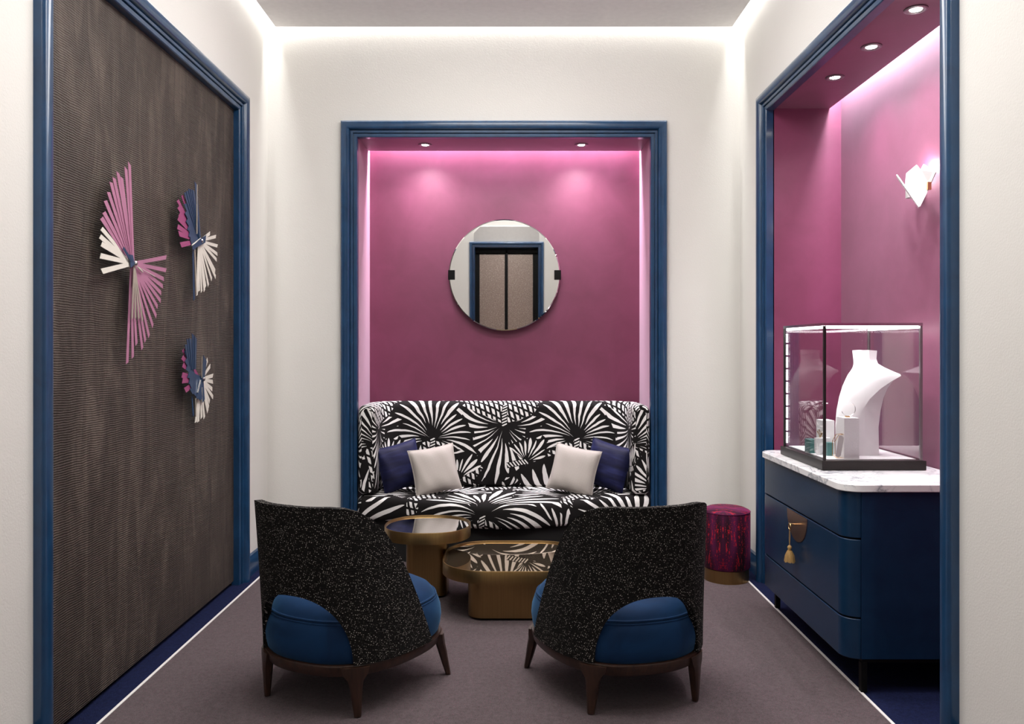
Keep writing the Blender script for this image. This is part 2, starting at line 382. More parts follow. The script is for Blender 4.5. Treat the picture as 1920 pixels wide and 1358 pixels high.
def rrect(x0, x1, y0, y1, r, n=6):
    pts = []
    rs = r if isinstance(r, (list, tuple)) else (r, r, r, r)
    for (cx, cy, a0), rr in zip(((x1, y1, 0), (x0, y1, 90), (x0, y0, 180), (x1, y0, 270)), rs):
        ccx = cx - rr if cx == x1 else cx + rr; ccy = cy - rr if cy == y1 else cy + rr
        if rr <= 0: pts.append((cx, cy)); continue
        for i in range(n + 1):
            a = math.radians(a0 + 90 * i / n); pts.append((ccx + rr * math.cos(a), ccy + rr * math.sin(a)))
    return pts

# ------------------------------------------------------------------ room shell
OB = (-0.935, 0.838, 2.551)        # back niche opening: x0, x1, top
OR = (2.597, 4.376, 2.563)         # right niche opening: y0, y1, top
OLP = (2.597, 4.366, 2.563)        # left panel opening
NB = 5.330; NR = 1.777             # niche back planes
ZT = 3.62
T = 0.06
m = MB()   # navy carpet border runs under everything
m.box(XL - 0.4, NR + 0.2, YF - 0.3, NB + 0.2, -0.06, 0.0)
struct(m.build('floor_border', NAVYC))
m = MB(); m.box(-1.396, 1.285, YF, 4.834, 0.0, 0.004); struct(m.build('floor', CARPET))
m = MB()
m.box(-1.407, -1.396, YF, 4.845, 0, 0.006); m.box(1.285, 1.296, YF, 4.845, 0, 0.006); m.box(-1.396, 1.285, 4.834, 4.845, 0, 0.006)
struct(m.build('trim_1', WHITESTRIP))
e = 0.02
m = MB(); m.box(XL, OB[0] - e, YB, YB + T, 0, ZT); m.box(OB[1] + e, XR, YB, YB + T, 0, ZT); m.box(OB[0] - e, OB[1] + e, YB, YB + T, OB[2] + e, ZT)
struct(m.build('wall_back', WALL))
m = MB(); m.box(XR, XR + T, YF, OR[0] - e, 0, ZT); m.box(XR, XR + T, OR[1] + e, YB + T, 0, ZT); m.box(XR, XR + T, OR[0] - e, OR[1] + e, OR[2] + e, ZT)
struct(m.build('wall_right', WALL))
m = MB(); m.box(XL - T, XL, YF, OLP[0] - e, 0, ZT); m.box(XL - T, XL, OLP[1] + e, YB + T, 0, ZT); m.box(XL - T, XL, OLP[0] - e, OLP[1] + e, OLP[2] + e, ZT)
struct(m.build('wall_left', WALL))
# dropped ceiling with a light cove round it
m = MB(); m.box(XL + GAP, XR - GAP, YF + GAP, YB - GAP, ZC, ZC + 0.05); struct(m.build('ceiling', CEIL))
m = MB(); m.box(XL - T, XR + T, YF - T, YB + T, ZT, ZT + 0.06); struct(m.build('ceiling_upper', CEIL))

# niches (berry plaster)
def niche(name, mp, a0, a1, top, wallp, back, slot):
    # mp(a, d, z): a along the wall, d depth behind the wall face
    m = MB()
    def bx(A0, A1, D0, D1, Z0, Z1):
        vs = [mp(a, d, z) for z in (Z0, Z1) for (a, d) in ((A0, D0), (A1, D0), (A1, D1), (A0, D1))]
        m.add(vs, [(0, 3, 2, 1), (4, 5, 6, 7), (0, 1, 5, 4), (1, 2, 6, 5), (2, 3, 7, 6), (3, 0, 4, 7)])
    d = back
    bx(a0 - 0.05, a0, 0.03, d + 0.05, 0, 2.80); bx(a1, a1 + 0.05, 0.03, d + 0.05, 0, 2.80)
    bx(a0, a1, d, d + 0.05, 0, 2.80)
    bx(a0, a1, 0.03, d - slot, top, top + 0.045)
    bx(a0 - 0.05, a1 + 0.05, 0.03, d + 0.05, 2.80, 2.83)
    return struct(m.build(name, PINK))
niche('wall_niche_back', lambda a, d, z: (a, YB + d, z), OB[0], OB[1], OB[2] + 0.008, 0, NB - YB, 0.063)
niche('wall_niche_right', lambda a, d, z: (XR + d, a, z), OR[0], OR[1], OR[2] + 0.008, 0, NR - XR, 0.063)

# moulded frames
PROF = [(0, 0)] + [(0.0 + 0.027 * (1 - math.cos(t)), 0.022 + 0.020 * math.sin(t)) for t in [PI * i / 14 for i in range(13)]]
PROF += [(0.055, 0.012), (0.0585, 0.012), (0.0585, 0.018), (0.0600, 0.020), (0.071, 0.019), (0.0725, 0.017), (0.0725, 0.006), (0.0755, 0.006), (0.0755, 0.010), (0.077, 0.012), (0.093, 0.010), (0.0965, 0.006), (0.0965, -0.035)]
def frame(name, mp, a0, a1, top, depth=-0.035, mat=None, prof=PROF):
    m = MB(); loops = []
    for (d, p) in prof:
        if p < 0: p = depth
        loops.append([mp(a0 + d, p, 0.0), mp(a0 + d, p, top - d), mp(a1 - d, p, top - d), mp(a1 - d, p, 0.0)])
    m.loft(loops, False, False, closed=False)
    return struct(m.build(name, mat or TRIM, smooth=35))
W = 0.0965
frame('trim_2', lambda a, p, z: (a, YB - p, z), OB[0] - W, OB[1] + W, OB[2] + W)
frame('trim_3', lambda a, p, z: (XR - p, a, z), OR[0] - W, OR[1] + W, OR[2] + W)
frame('trim_4', lambda a, p, z: (XL + p, a, z), OLP[0] - W, OLP[1] + W, OLP[2] + W)

# baseboards
BPROF = [(0, 0), (0.016, 0), (0.016, 0.075), (0.013, 0.092), (0.010, 0.098), (0.010, 0.110), (0.005, 0.116), (0, 0.118)]
def base(name, segs):
    m = MB()
    for mp, a0, a1 in segs:
        m.loft([[mp(a0, d, z) for d, z in BPROF], [mp(a1, d, z) for d, z in BPROF]])
    struct(m.build(name, TRIM, smooth=35))
mb_ = lambda a, d, z: (a, YB - d, z)
ml_ = lambda a, d, z: (XL + d, a, z)
mr_ = lambda a, d, z: (XR - d, a, z)
base('baseboard_back', [(mb_, XL, OB[0] - W), (mb_, OB[1] + W, XR)])
base('baseboard_left', [(ml_, YF, OLP[0] - W), (ml_, OLP[1] + W, YB - 0.016)])
base('baseboard_right', [(mr_, YF, OR[0] - W), (mr_, OR[1] + W, YB - 0.016)])

# brown panel on the left
m = MB(); m.box(-1.540, -1.500, OLP[0] - 0.012, OLP[1] + 0.012, 0.022, OLP[2] + 0.012)
tag(m.build('wall_panel', BROWN), 'tall dark brown moire fabric panel in a blue frame on the left wall', 'panel')
m = MB(); m.box(-1.60, -1.5405, OLP[0] - 0.05, OLP[1] + 0.05, 0, OLP[2] + 0.05); struct(m.build('wall_panel_backing', BLACKM))

# opposite wall behind the camera, seen in the mirror
DX0, DX1, DTOP = -0.585, 0.435, 2.74
m = MB(); m.box(XL, DX0 + 0.03, YF - T, YF, 0, ZT); m.box(DX1 - 0.03, XR, YF - T, YF, 0, ZT); m.box(DX0 + 0.03, DX1 - 0.03, YF - T, YF, DTOP - 0.03, ZT)
struct(m.build('wall_front', WALL))
frame('trim_5', lambda a, p, z: (a, YF + p, z), DX0, DX1, DTOP, -0.16, prof=[(d * 0.75, p) for d, p in PROF])
dr = bpy.data.objects.new('door_1', None); COL.objects.link(dr); dr.location = (-0.075, YF - 0.16, 0); struct(dr)
org = (-0.075, YF - 0.16, 0)
m = MB(); m.box(DX0, DX1, YF - 0.22, YF - 0.20, 0, DTOP); m.build('backing', BLACKM, dr, org)
for x0, x1 in ((-0.453, -0.102), (-0.058, 0.291)):
    m = MB(); m.box(x0, x1, YF - 0.19, YF - 0.17, 0.01, 2.585); m.build('speckled_pane', SPECK, dr, org)
m = MB(); m.box(-0.088, -0.062, YF - 0.19, YF - 0.15, 0.0, 2.66); m.build('centre_stile', BLACKM, dr, org)
m = MB(); m.box(-0.512, 0.362, YF - 0.19, YF - 0.15, 2.605, 2.665); m.build('door_head', BLACKM, dr, org)
m = MB(); m.prism([(-0.525, 2.745), (0.375, 2.745), (0.375, 2.86), (0.29, 2.95), (-0.44, 2.95), (-0.525, 2.86)], 'y', YF, YF + 0.012); struct(m.build('trim_6', GREYW))

# ------------------------------------------------------------------ recessed downlights
def downlight(loc, label, grp, power, ang, rot):
    t = thing('recessed_downlight', label, 'ceiling light', loc, 0, grp)
    m = MB(); m.lathe([(0.030, -0.004), (0.042, -0.004), (0.044, 0.0), (0.030, 0.0)], n=32)
    m = MB(); n = 32
    prof = [(0.022, 0.0), (0.030, -0.006), (0.038, -0.007), (0.043, -0.004), (0.043, 0.0)]
    m.loft([[(r * math.cos(2 * PI * i / n), r * math.sin(2 * PI * i / n), z) for i in range(n)] for r, z in prof], False, False)
    m.build('trim_ring', GREYM, t, smooth=40)
    m = MB(); m.lathe([(0.0005, -0.004), (0.014, -0.0045), (0.022, -0.003), (0.022, 0.0), (0.0005, 0.0)], n=24); m.build('lens', EMD, t)
    spot('downlight_beam', (loc[0], loc[1], loc[2] - 0.012), power, ang, 1.0, (1.0, 0.95, 0.98), 0.03, rot)
ZS = OB[2] + 0.008
for i, (x, lb) in enumerate(((-0.547, 'small bright spotlight in the niche soffit, upper left of the round mirror'), (0.437, 'small bright spotlight in the niche soffit, upper right of the round mirror'))):
    downlight((x, 5.105, ZS), lb, 'spotlights above the sofa niche', 33, 140, (0.06, 0, 0))
for y, lb in ((3.869, 'bright spotlight in right niche soffit, farthest of the three'), (3.477, 'bright spotlight in right niche soffit, middle of the three'), (3.093, 'bright spotlight in right niche soffit, nearest of the three at the top edge')):
    downlight((1.541, y, OR[2] + 0.008), lb, 'spotlights above the display cabinet', 27, 140, (0, -0.05, 0))

# ------------------------------------------------------------------ round mirror
MC = (-0.0485, 5.285, 1.754); MRr = 0.3625
t = thing('round_mirror', 'large round frameless mirror with black side clips on the berry niche wall', 'mirror', MC)
def disc_y(m, prof, n=96):
    m.loft([[(r * math.cos(2 * PI * i / n), y, r * math.sin(2 * PI * i / n)) for i in range(n)] for r, y in prof])
m = MB(); disc_y(m, [(MRr, 0.006), (MRr, 0.0), (MRr - 0.006, -0.0022)]); m.build('mirror_glass', MIRR, t, smooth=20)
m = MB(); disc_y(m, [(MRr - 0.03, 0.045), (MRr - 0.03, 0.0065)]); m.build('backing_board', BLACKM, t, smooth=40)
for s in (-1, 1):
    m = MB(); x = s * (MRr - 0.017)
    m.box(x - 0.0215, x + 0.0215, -0.012, -0.003, -0.031, 0.031)
    m.box(s * (MRr + 0.0005), s * (MRr + 0.0045), -0.012, 0.045, -0.031, 0.031)
    m.build('clip', BLACKM, t, bevel=0.001)

# ------------------------------------------------------------------ sofa
SX = -0.0485
sofa = thing('sofa', 'curved two-seat sofa in black and white palm leaf print set in the back niche', 'sofa', (SX, 4.95, 0))
so = (SX, 4.95, 0)
# seat plan
def seat_front(x):
    dx = abs(x - SX); return 4.60 + 0.128 * (1 - math.cos(PI * min(dx / 0.88, 1)))
HWS = 0.884
plan = []
for i in range(49):
    x = SX - HWS + 0.04 + (2 * HWS - 0.08) * i / 48
    plan.append((x, seat_front(x)))
xr = SX + HWS; xl = SX - HWS
def arc(cx, cy, r, a0, a1, n=6): return [(cx + r * math.cos(math.radians(a0 + (a1 - a0) * i / n)), cy + r * math.sin(math.radians(a0 + (a1 - a0) * i / n))) for i in range(n + 1)]
yf = seat_front(xr - 0.04)
plan = plan[1:-1]
plan += arc(xr - 0.045, yf + 0.045, 0.045, -80, 0, 6)
plan += [(xr, 4.99), (OB[1] - 0.004, 5.0) if False else (xr, 5.05), (xr, 5.30), (SX + .4, 5.30), (SX, 5.30), (SX - .4, 5.30), (xl, 5.30), (xl, 5.05), (xl, 4.99)]
plan += arc(xl + 0.045, yf + 0.045, 0.045, 180, 260, 6)
# keep the part inside the niche clear of the side walls
plan = [(max(OB[0] + 0.003, min(OB[1] - 0.003, x)) if y > 4.90 else x, y) for x, y in plan]
cxp, cyp = SX, 5.0
def inset(poly, d):
    out = []; n = len(poly)
    for i in range(n):
        p0 = Vector(poly[i - 1]); p1 = Vector(poly[i]); p2 = Vector(poly[(i + 1) % n])
        t = (p2 - p0).normalized(); nn = Vector((-t.y, t.x)); out.append(tuple(p1 + nn * d))
    return out
def vtop(y): return 0.395 - (5.137 - y)
rings = [(0.030, 0.243), (0.010, 0.247), (0.0, 0.262), (0.0, 0.300), (0.0, 0.345), (0.006, 0.368), (0.018, 0.383), (0.038, 0.391), (0.07, 0.395)]
loops = []; uvs = []
for d, z in rings:
    lp = inset(plan, d); loops.append([(x, y, z) for x, y in lp])
    fl = [(p[0] - SX, vtop(p[1]) - (0.395 - z) * 1.0) for p in (plan if z < 0.39 else lp)]
    uvs.append(fl)
lp0 = inset(plan, 0.07)
for k in (0.75, 0.5, 0.25, 0.02):
    lp = [(cxp + (x - cxp) * k, cyp + (y - cyp) * k) for x, y in lp0]
    loops.append([(x, y, 0.395 + 0.004 * (1 - k)) for x, y in lp]); uvs.append([(x - SX, vtop(y)) for x, y in lp])
m = MB(); m.loft(loops, True, True, uvs); m.build('seat_cushion', PALM, sofa, so, smooth=50)
lpb = inset(plan, 0.035); lpb = [(x, max(y, 4.66)) for x, y in lpb]
m = MB(); m.loft([[(x, y, 0.0) for x, y in lpb], [(x, y, 0.244) for x, y in lpb]]); m.build('plinth_base', BLACKBASE, sofa, so, smooth=40)
# wrap-round backrest
HB = 0.875
path = []   # (point, outward normal, thickness)
def pw(cx0):
    pts = []
    R = 0.17; yA = 4.885; yBk = 5.222
    xo = HB - 0.055
    for i in range(6): pts.append((-xo, yA + (yBk - R - yA) * i / 6, -1, 0))
    for i in range(13):
        a = math.radians(180 - 90 * i / 12); pts.append((-xo + R + R * math.cos(a), yBk - R + R * math.sin(a), math.cos(a), math.sin(a)))
    for i in range(1, 24): pts.append((-xo + R + 2 * (xo - R) * i / 24, yBk, 0, 1))
    for i in range(13):
        a = math.radians(90 - 90 * i / 12); pts.append((xo - R + R * math.cos(a), yBk - R + R * math.sin(a), math.cos(a), math.sin(a)))
    for i in range(1, 7): pts.append((xo, yBk - R - (yBk - R - yA) * i / 6, 1, 0))
    return pts
PW = pw(0)
arcs = [0]
for i in range(1, len(PW)): arcs.append(arcs[-1] + math.hypot(PW[i][0] - PW[i - 1][0] - 0.05 * (PW[i][2] - PW[i - 1][2]), PW[i][1] - PW[i - 1][1] - 0.05 * (PW[i][3] - PW[i - 1][3])))
tot = arcs[-1]
def bsec(th, lean, sc=1.0, ins=0.0):
    zt = 0.935 - ins; zb = 0.397 + ins * 0.6; r = min(0.042, th * 0.38)
    i0 = -th / 2 + ins; o0 = th / 2 - ins
    s = [(i0, zb + 0.02), (i0 - 0.0, zb + 0.12), (i0 + lean * 0.4, zb + 0.27), (i0 + lean * 0.8, zt - 0.11), (i0 + lean, zt - r)]
    for k in range(1, 6):
        a = PI - PI / 2 * k / 6; s.append((i0 + lean + r + r * math.cos(a), zt - r + r * math.sin(a)))
    s += [(i0 + lean + r, zt), (o0 - r, zt)]
    for k in range(1, 6):
        a = PI / 2 - PI / 2 * k / 6; s.append((o0 - r + r * math.cos(a), zt - r + r * math.sin(a)))
    s += [(o0, zt - r), (o0, zt - 0.25), (o0, zb + 0.02), (o0 - 0.02, zb), (i0 + 0.02, zb)]
    return s
loops = []; uvs = []
def addsec(i, fwd, ins, extra_u):
    x, y, nx, ny = PW[i]
    bk = max(0.0, ny); th = 0.112 + 0.058 * bk; lean = 0.006 + 0.034 * bk
    sec = bsec(th, lean, ins=ins); tx, ty = 0, -1
    loops.append([(SX + x + nx * o, y + ny * o - fwd, z) for o, z in sec])
    uv = []; acc = 0
    for k, (o, z) in enumerate(sec):
        vv = z if k < 5 else z + (o - sec[4][0]) * 0.7
        uv.append((arcs[i] - tot / 2 + extra_u + (ins * 0.0), vv))
    uvs.append(uv)
n_ = len(PW)
for k in range(5):
    a = PI / 2 * (4 - k) / 4; addsec(0, 0.022 * math.sin(a), 0.022 * (1 - math.cos(a)), -0.03 * math.sin(a) - 0.05 * (1 - math.cos(a)))
for i in range(1, n_ - 1): addsec(i, 0, 0, 0)
for k in range(5):
    a = PI / 2 * k / 4; addsec(n_ - 1, 0.022 * math.sin(a), 0.022 * (1 - math.cos(a)), 0.03 * math.sin(a) + 0.05 * (1 - math.cos(a)))
m = MB(); m.loft(loops, False, False, uvs)
for i, sg in ((0, -1), (len(loops) - 1, 1)):   # planar-mapped end faces of the arms
    lp = loops[i]; m.add(lp, [tuple(range(len(lp)))], [(sg * 0.62 + (p[0] - SX), p[2]) for p in lp])
m.build('backrest', PALM, sofa, so, smooth=50)

# ------------------------------------------------------------------ pillows
def pillow(loc, size, rot, mat, label, seed):
    rnd = random.Random(seed); n = 22; m = MB(); vs = []; uv = []
    for side in (-1, 1):
        for i in range(n + 1):
            for j in range(n + 1):
                a = -1 + 2 * i / n; b = -1 + 2 * j / n
                pin = 1 - 0.075 * ((1 - b * b) * abs(a) ** 3)
                pinb = 1 - 0.075 * ((1 - a * a) * abs(b) ** 3)
                th = (max(0, (1 - a ** 4) * (1 - b ** 4))) ** 0.55
                wr = 0.004 * math.sin(9 * a + 4 * b + seed) * (abs(a) ** 2 + abs(b) ** 2) * (1 - a ** 6) * (1 - b ** 6)
                vs.append((a * size / 2 * pin, side * (0.052 * th + wr), b * size / 2 * pinb)); uv.append((a * size / 2, b * size / 2))
    N = (n + 1) ** 2; fs = []
    for s in range(2):
        for i in range(n):
            for j in range(n):
                q = s * N + i * (n + 1) + j; f = (q, q + n + 1, q + n + 2, q + 1); fs.append(f if s == 0 else f[::-1])
    m.add(vs, fs, uv)
    per = [(i, 0) for i in range(n)] + [(n, j) for j in range(n)] + [(n - i, n) for i in range(n)] + [(0, n - j) for j in range(n)]
    rim = [Vector(vs[i * (n + 1) + j]) for i, j in per]
    for p in rim: p.y = 0
    m.tube([tuple(p) for p in rim], 0.0032, 6, True)
    o = m.build('throw_pillow', mat, None, (0, 0, 0), smooth=60)
    o.location = loc; o.rotation_euler = rot
    tag(o, label, 'pillow', 'pillows on the palm print sofa')
pillow((-0.690, 5.010, 0.549), 0.285, (-0.28, -0.20, 0.50), NAVYP, 'indigo velvet pillow at the left end of the sofa behind a cream one', 1)
pillow((-0.470, 4.935, 0.536), 0.285, (-0.30, -0.14, 0.32), CREAMP, 'cream woven pillow on the left half of the sofa', 2)
pillow((0.378, 4.935, 0.536), 0.285, (-0.30, 0.17, -0.30), CREAMP, 'cream woven pillow on the right half of the sofa', 3)
pillow((0.590, 5.010, 0.552), 0.285, (-0.28, 0.22, -0.50), NAVYP, 'indigo velvet pillow at the right end of the sofa behind a cream one', 4)

# ------------------------------------------------------------------ armchairs
def cplan(th, sc=1.0):
    sx, sy = math.sin(th), -math.cos(th); a, b, n = 0.300, 0.305, 2.5
    r = (abs(sx / a) ** n + abs(sy / b) ** n) ** (-1 / n)
    x, y = r * sx, r * sy + 0.01
    x *= 1 + 0.42 * y
    return (x * sc, y * sc)
def interp(x, tab):
    for (x0, y0), (x1, y1) in zip(tab, tab[1:]):
        if x <= x1: return y0 + (y1 - y0) * max(0, (x - x0)) / (x1 - x0)
    return tab[-1][1]
ZHI = [(0, 0.736), (34, 0.735), (44, 0.729), (52, 0.714), (60, 0.683), (68, 0.630), (76, 0.555), (84, 0.462), (92, 0.355), (98, 0.268), (103, 0.190)]
def make_chair(label):
    t = thing('armchair', label, 'armchair')
    # back shell
    TH = 103.0; AR = 41.0
    angs = [-TH + 2 * TH * i / 180 for i in range(181)]
    extra = [-AR - 0.01, -AR + 0.15, -AR + 0.5, AR - 0.5, AR - 0.15, AR + 0.01]
    angs = sorted(set(angs + extra)); NR_ = 22
    outer = []; inner = []; uvo = []; s_ = 0; prev = None
    for ad in angs:
        th = math.radians(ad); aa = abs(ad)
        zh = interp(aa, ZHI)
        zl = 0.183
        if aa < AR: zl = 0.183 + 0.238 * (1 - (aa / AR) ** 2.6) ** (1 / 2.3)
        bx_, by_ = cplan(th, 1.035)
        if prev: s_ += math.hypot(bx_ - prev[0], by_ - prev[1])
        prev = (bx_, by_)
        nrm = Vector((bx_, by_)).normalized()
        co = []; ci = []; cu = []
        for k in range(NR_ + 1):
            z = zl + (zh - zl) * k / NR_
            h = max(0, (z - 0.183) / 0.54)
            sh = -0.058 * h ** 1.2
            fl = 1.0 - 0.055 * h
            edge = min(1.0, min(k, NR_ - k) / 1.5 + 0.35, (TH - aa) / 2.5 + 0.35)
            tk = 0.028
            co.append((bx_ * fl, by_ + sh, z)); ci.append((bx_ * fl - nrm.x * tk, by_ - nrm.y * tk + sh, z)); cu.append((s_, z))
        outer.append(co); inner.append(ci); uvo.append(cu)
    m = MB(); n1 = NR_ + 1; A = len(angs)
    vs = [p for c in outer for p in c] + [p for c in inner for p in c]; uv = [p for c in uvo for p in c] + [(p[0] + 0.02, p[1] + 0.02) for c in uvo for p in c]
    fs = []; O2 = A * n1
    for i in range(A - 1):
        for k in range(NR_):
            q = i * n1 + k; fs.append((q, q + n1, q + n1 + 1, q + 1)); q += O2; fs.append((q, q + 1, q + n1 + 1, q + n1))
        for k in (0, NR_):
            q = i * n1 + k; fs.append((q, q + n1, q + n1 + O2, q + O2))
    for i in (0, A - 1):
        for k in range(NR_):
            q = i * n1 + k; fs.append((q, q + 1, q + 1 + O2, q + O2))
    m.add(vs, fs, uv); m.build('back_shell', FLECK, t, smooth=50, bevel=0.007, seg=3)
    # seat
    NA = 72; ths = [2 * PI * i / NA for i in range(NA)]
    prof = [(0.95, 0.178), (0.985, 0.190), (1.005, 0.215), (1.018, 0.245), (1.008, 0.280), (0.982, 0.308), (0.948, 0.326), (0.938, 0.330), (0.925, 0.340), (0.88, 0.357), (0.78, 0.374), (0.60, 0.386), (0.35, 0.392), (0.05, 0.394)]
    m = MB(); m.loft([[cplan(a, s) + (z,) for a in ths] for s, z in prof]); st = m.build('seat', BLUEV, t, smooth=60)
    m = MB()
    m.tube([cplan(a, 0.951) + (0.328,) for a in ths], 0.0042, 8, True); m.tube([cplan(a, 0.962) + (0.318,) for a in ths], 0.0032, 8, True)
    m.build('seat_piping', BLUEV, st, smooth=60)
    # wooden rail
    m = MB()
    rp = [(0.90, 0.142), (0.975, 0.142), (0.99, 0.147), (1.018, 0.178), (1.012, 0.183), (0.90, 0.183), (0.90, 0.142)]
    m.loft([[cplan(a, s) + (z,) for a in ths] for s, z in rp], False, False); m.build('seat_rail', WOOD, t, smooth=35)
    # legs
    for (fx, fy) in ((-0.200, -0.222), (0.200, -0.222), (0.300, 0.232), (-0.300, 0.232)):
        th = math.atan2(fx, -fy); tp = Vector(cplan(th, 0.985)); ft = Vector((fx, fy)); rd = tp.normalized(); tg = Vector((-rd.y, rd.x))
        loops = []
        for z, wt, wr, f in ((0.176, 0.050, 0.018, 0.0), (0.150, 0.042, 0.019, 0.06), (0.128, 0.026, 0.018, 0.18), (0.10, 0.021, 0.017, 0.38), (0.05, 0.0165, 0.0135, 0.69), (0.004, 0.012, 0.010, 1.0)):
            c = tp + (ft - tp) * f; lp = []
            for (a, b) in ((-1, -.6), (-.6, -1), (.6, -1), (1, -.6), (1, .6), (.6, 1), (-.6, 1), (-1, .6)):
                p = c + tg * (a * wt) + rd * (b * wr)
                # keep the wide head on the curve of the rail
                lp.append((p.x, p.y, z))
            loops.append(lp)
        m = MB(); m.loft(loops[::-1]); m.build('leg', WOOD, t, smooth=40)
    return t
ch = make_chair('low black flecked armchair with blue velvet seat, on the left side of the carpet')
ch.location = (-0.62, 3.082, 0.004); ch.rotation_euler = (0, 0, -math.atan2(0.423, 0.906)); ch['group'] = 'armchairs facing the sofa'
c2 = copy_tree(ch); c2['label'] = 'low black flecked armchair with blue velvet seat, on the right in front of the stool'
c2.location = (0.41, 3.085, 0.004); c2.rotation_euler = (0, 0, math.atan2(0.262, 0.965))

# ------------------------------------------------------------------ brass tables
def sup(a, b, n, N=80):
    out = []
    for i in range(N):
        t = 2 * PI * i / N; c, s = math.cos(t), math.sin(t)
        out.append((a * math.copysign(abs(c) ** (2 / n), c), b * math.copysign(abs(s) ** (2 / n), s)))
    return out
def ring_tray(tp, name, out, thick, z0, z1):
    inn = inset_c(out, thick)
    m = MB(); m.loft([[(x, y, z0) for x, y in out], [(x, y, z1 - 0.002) for x, y in out], [(x * 0.999, y * 0.999, z1) for x, y in inset_c(out, 0.001)], [(x, y, z1) for x, y in inset_c(out, thick - 0.001)], [(x, y, z1 - 0.002) for x, y in inn], [(x, y, z0 + 0.004) for x, y in inn]], True, True)
    return m.build(name, BRASS, tp, smooth=35)
def inset_c(poly, d):   # ccw polygon
    out = []; n = len(poly)
    for i in range(n):
        p0 = Vector(poly[i - 1]); p1 = Vector(poly[i]); p2 = Vector(poly[(i + 1) % n]); t = (p2 - p0).normalized()
        out.append(tuple(p1 + Vector((-t.y, t.x)) * d))
    return out
t = thing('side_table', 'taller brushed brass side table with rounded mirror top behind the left armchair', 'side table', (-0.438, 4.225, 0.004))
top = sup(0.222, 0.222, 2.3)
ring_tray(t, 'tray_rim', top, 0.007, 0.300, 0.358)
m = MB(); m.prism(inset_c(top, 0.0075), 'z', 0.3045, 0.350); m.build('mirror_top', MIRR, t)
ped = rrect(-0.105, 0.105, -0.105, 0.105, 0.045, 8)
m = MB(); m.prism(ped, 'z', 0.012, 0.2995); m.build('pedestal', BRASS, t, smooth=30)
m = MB(); m.prism([(x * 0.9, y * 0.9) for x, y in ped], 'z', 0.0, 0.0115); m.build('foot', BLACKM, t, smooth=30)
LTX0, LTX1, LTY0, LTY1 = -0.338, 0.36, 3.725, 4.33
lc = ((LTX0 + LTX1) / 2, (LTY0 + LTY1) / 2)
t = thing('coffee_table', 'low brushed brass coffee table with bronze mirror top between the armchairs', 'coffee table', (lc[0], lc[1], 0.004))
hx, hy = (LTX1 - LTX0) / 2, (LTY1 - LTY0) / 2
top = rrect(-hx, hx, -hy, hy, 0.225, 14)
ring_tray(t, 'tray_rim', top, 0.007, 0.186, 0.246)
m = MB(); m.prism(inset_c(top, 0.0075), 'z', 0.1905, 0.238); m.build('mirror_top', MIRB, t)
ped = rrect(-hx + 0.130, hx - 0.115, -hy + 0.055, hy - 0.055, 0.07, 8)
m = MB(); m.prism(ped, 'z', 0.012, 0.1855); m.build('pedestal', BRASS, t, smooth=30)
m = MB(); m.prism([(x * 0.94, y * 0.94) for x, y in ped], 'z', 0.0, 0.0115); m.build('foot', BLACKM, t, smooth=30)

# ------------------------------------------------------------------ stool
t = thing('pouf_stool', 'round purple and red velvet stool on brass base beside the right wall', 'stool', (1.183, 4.475, 0.004))
n = 64
def cyl(prof, uvf=None):
    m = MB(); loops = []; uvs = []
    for r, z in prof:
        loops.append([(r * math.cos(2 * PI * i / n), r * math.sin(2 * PI * i / n), z) for i in range(n)])
        uvs.append([(0.128 * (abs((i + 20) % n - n / 2)) * 2 * PI / n * 1.0 * (0.3 + 0.7 * r / 0.128), z + (0.128 - r)) for i in range(n)])
    m.loft(loops, True, True, uvs); return m
cyl([(0.120, 0.068), (0.1275, 0.075), (0.1285, 0.20), (0.1285, 0.365), (0.126, 0.378), (0.122, 0.384), (0.10, 0.394), (0.06, 0.400), (0.004, 0.402)]).build('velvet_body', STOOL, t, smooth=50)
m = MB(); m.tube([(0.127 * math.cos(2 * PI * i / n), 0.127 * math.sin(2 * PI * i / n), 0.376) for i in range(n)], 0.003, 6, True); m.build('top_piping', STOOL, t, smooth=60)
m = MB(); m.lathe([(0.121, 0.0), (0.121, 0.0675), (0.05, 0.0675)], n=64); m.build('brass_base', BRASS, t, smooth=35)

# ------------------------------------------------------------------ cabinet
CY0, CY1, CX0, CX1 = 2.990, 3.985, 1.227, 1.770
cab = thing('drawer_cabinet', 'navy lacquered three-drawer cabinet with white marble top in the right niche', 'cabinet', ((CX0 + CX1) / 2, (CY0 + CY1) / 2, 0))
co = ((CX0 + CX1) / 2, (CY0 + CY1) / 2, 0)
RC = 0.062
body = rrect(CX0 + 0.004, CX1, CY0, CY1, (0, 0, 0, 0))
def cplan2(i, r): # outline with rounded room-side corners
    return rrect(CX0 + i, CX1, CY0 + i, CY1 - i, (0.0, r, r, 0.0), 10)
m = MB(); m.box(CX0 + RC, CX1, CY0, CY1, 0.128, 0.746); m.build('carcass', LACQ, cab, co, bevel=0.0015)
dz = [(0.575, 0.746, 'top'), (0.282, 0.569, 'middle'), (0.128, 0.276, 'bottom')]
drawers = []
for z0, z1, nm in dz:
    poly = arc(CX0 + RC, CY1 - RC, RC, 90, 180, 10) + arc(CX0 + RC, CY0 + RC, RC, 180, 270, 10)
    poly = poly + [(CX0 + RC - 0.0005, CY0 + 0.012), (CX0 + RC - 0.0005, CY1 - 0.012)]
    m = MB(); m.prism([(x - (0.0005 if x > CX0 + RC - 0.001 else 0), y) for x, y in poly], 'z', z0, z1)
    d = m.build('drawer', LACQ, cab, co, smooth=30, bevel=0.003); drawers.append(d)
m = MB()
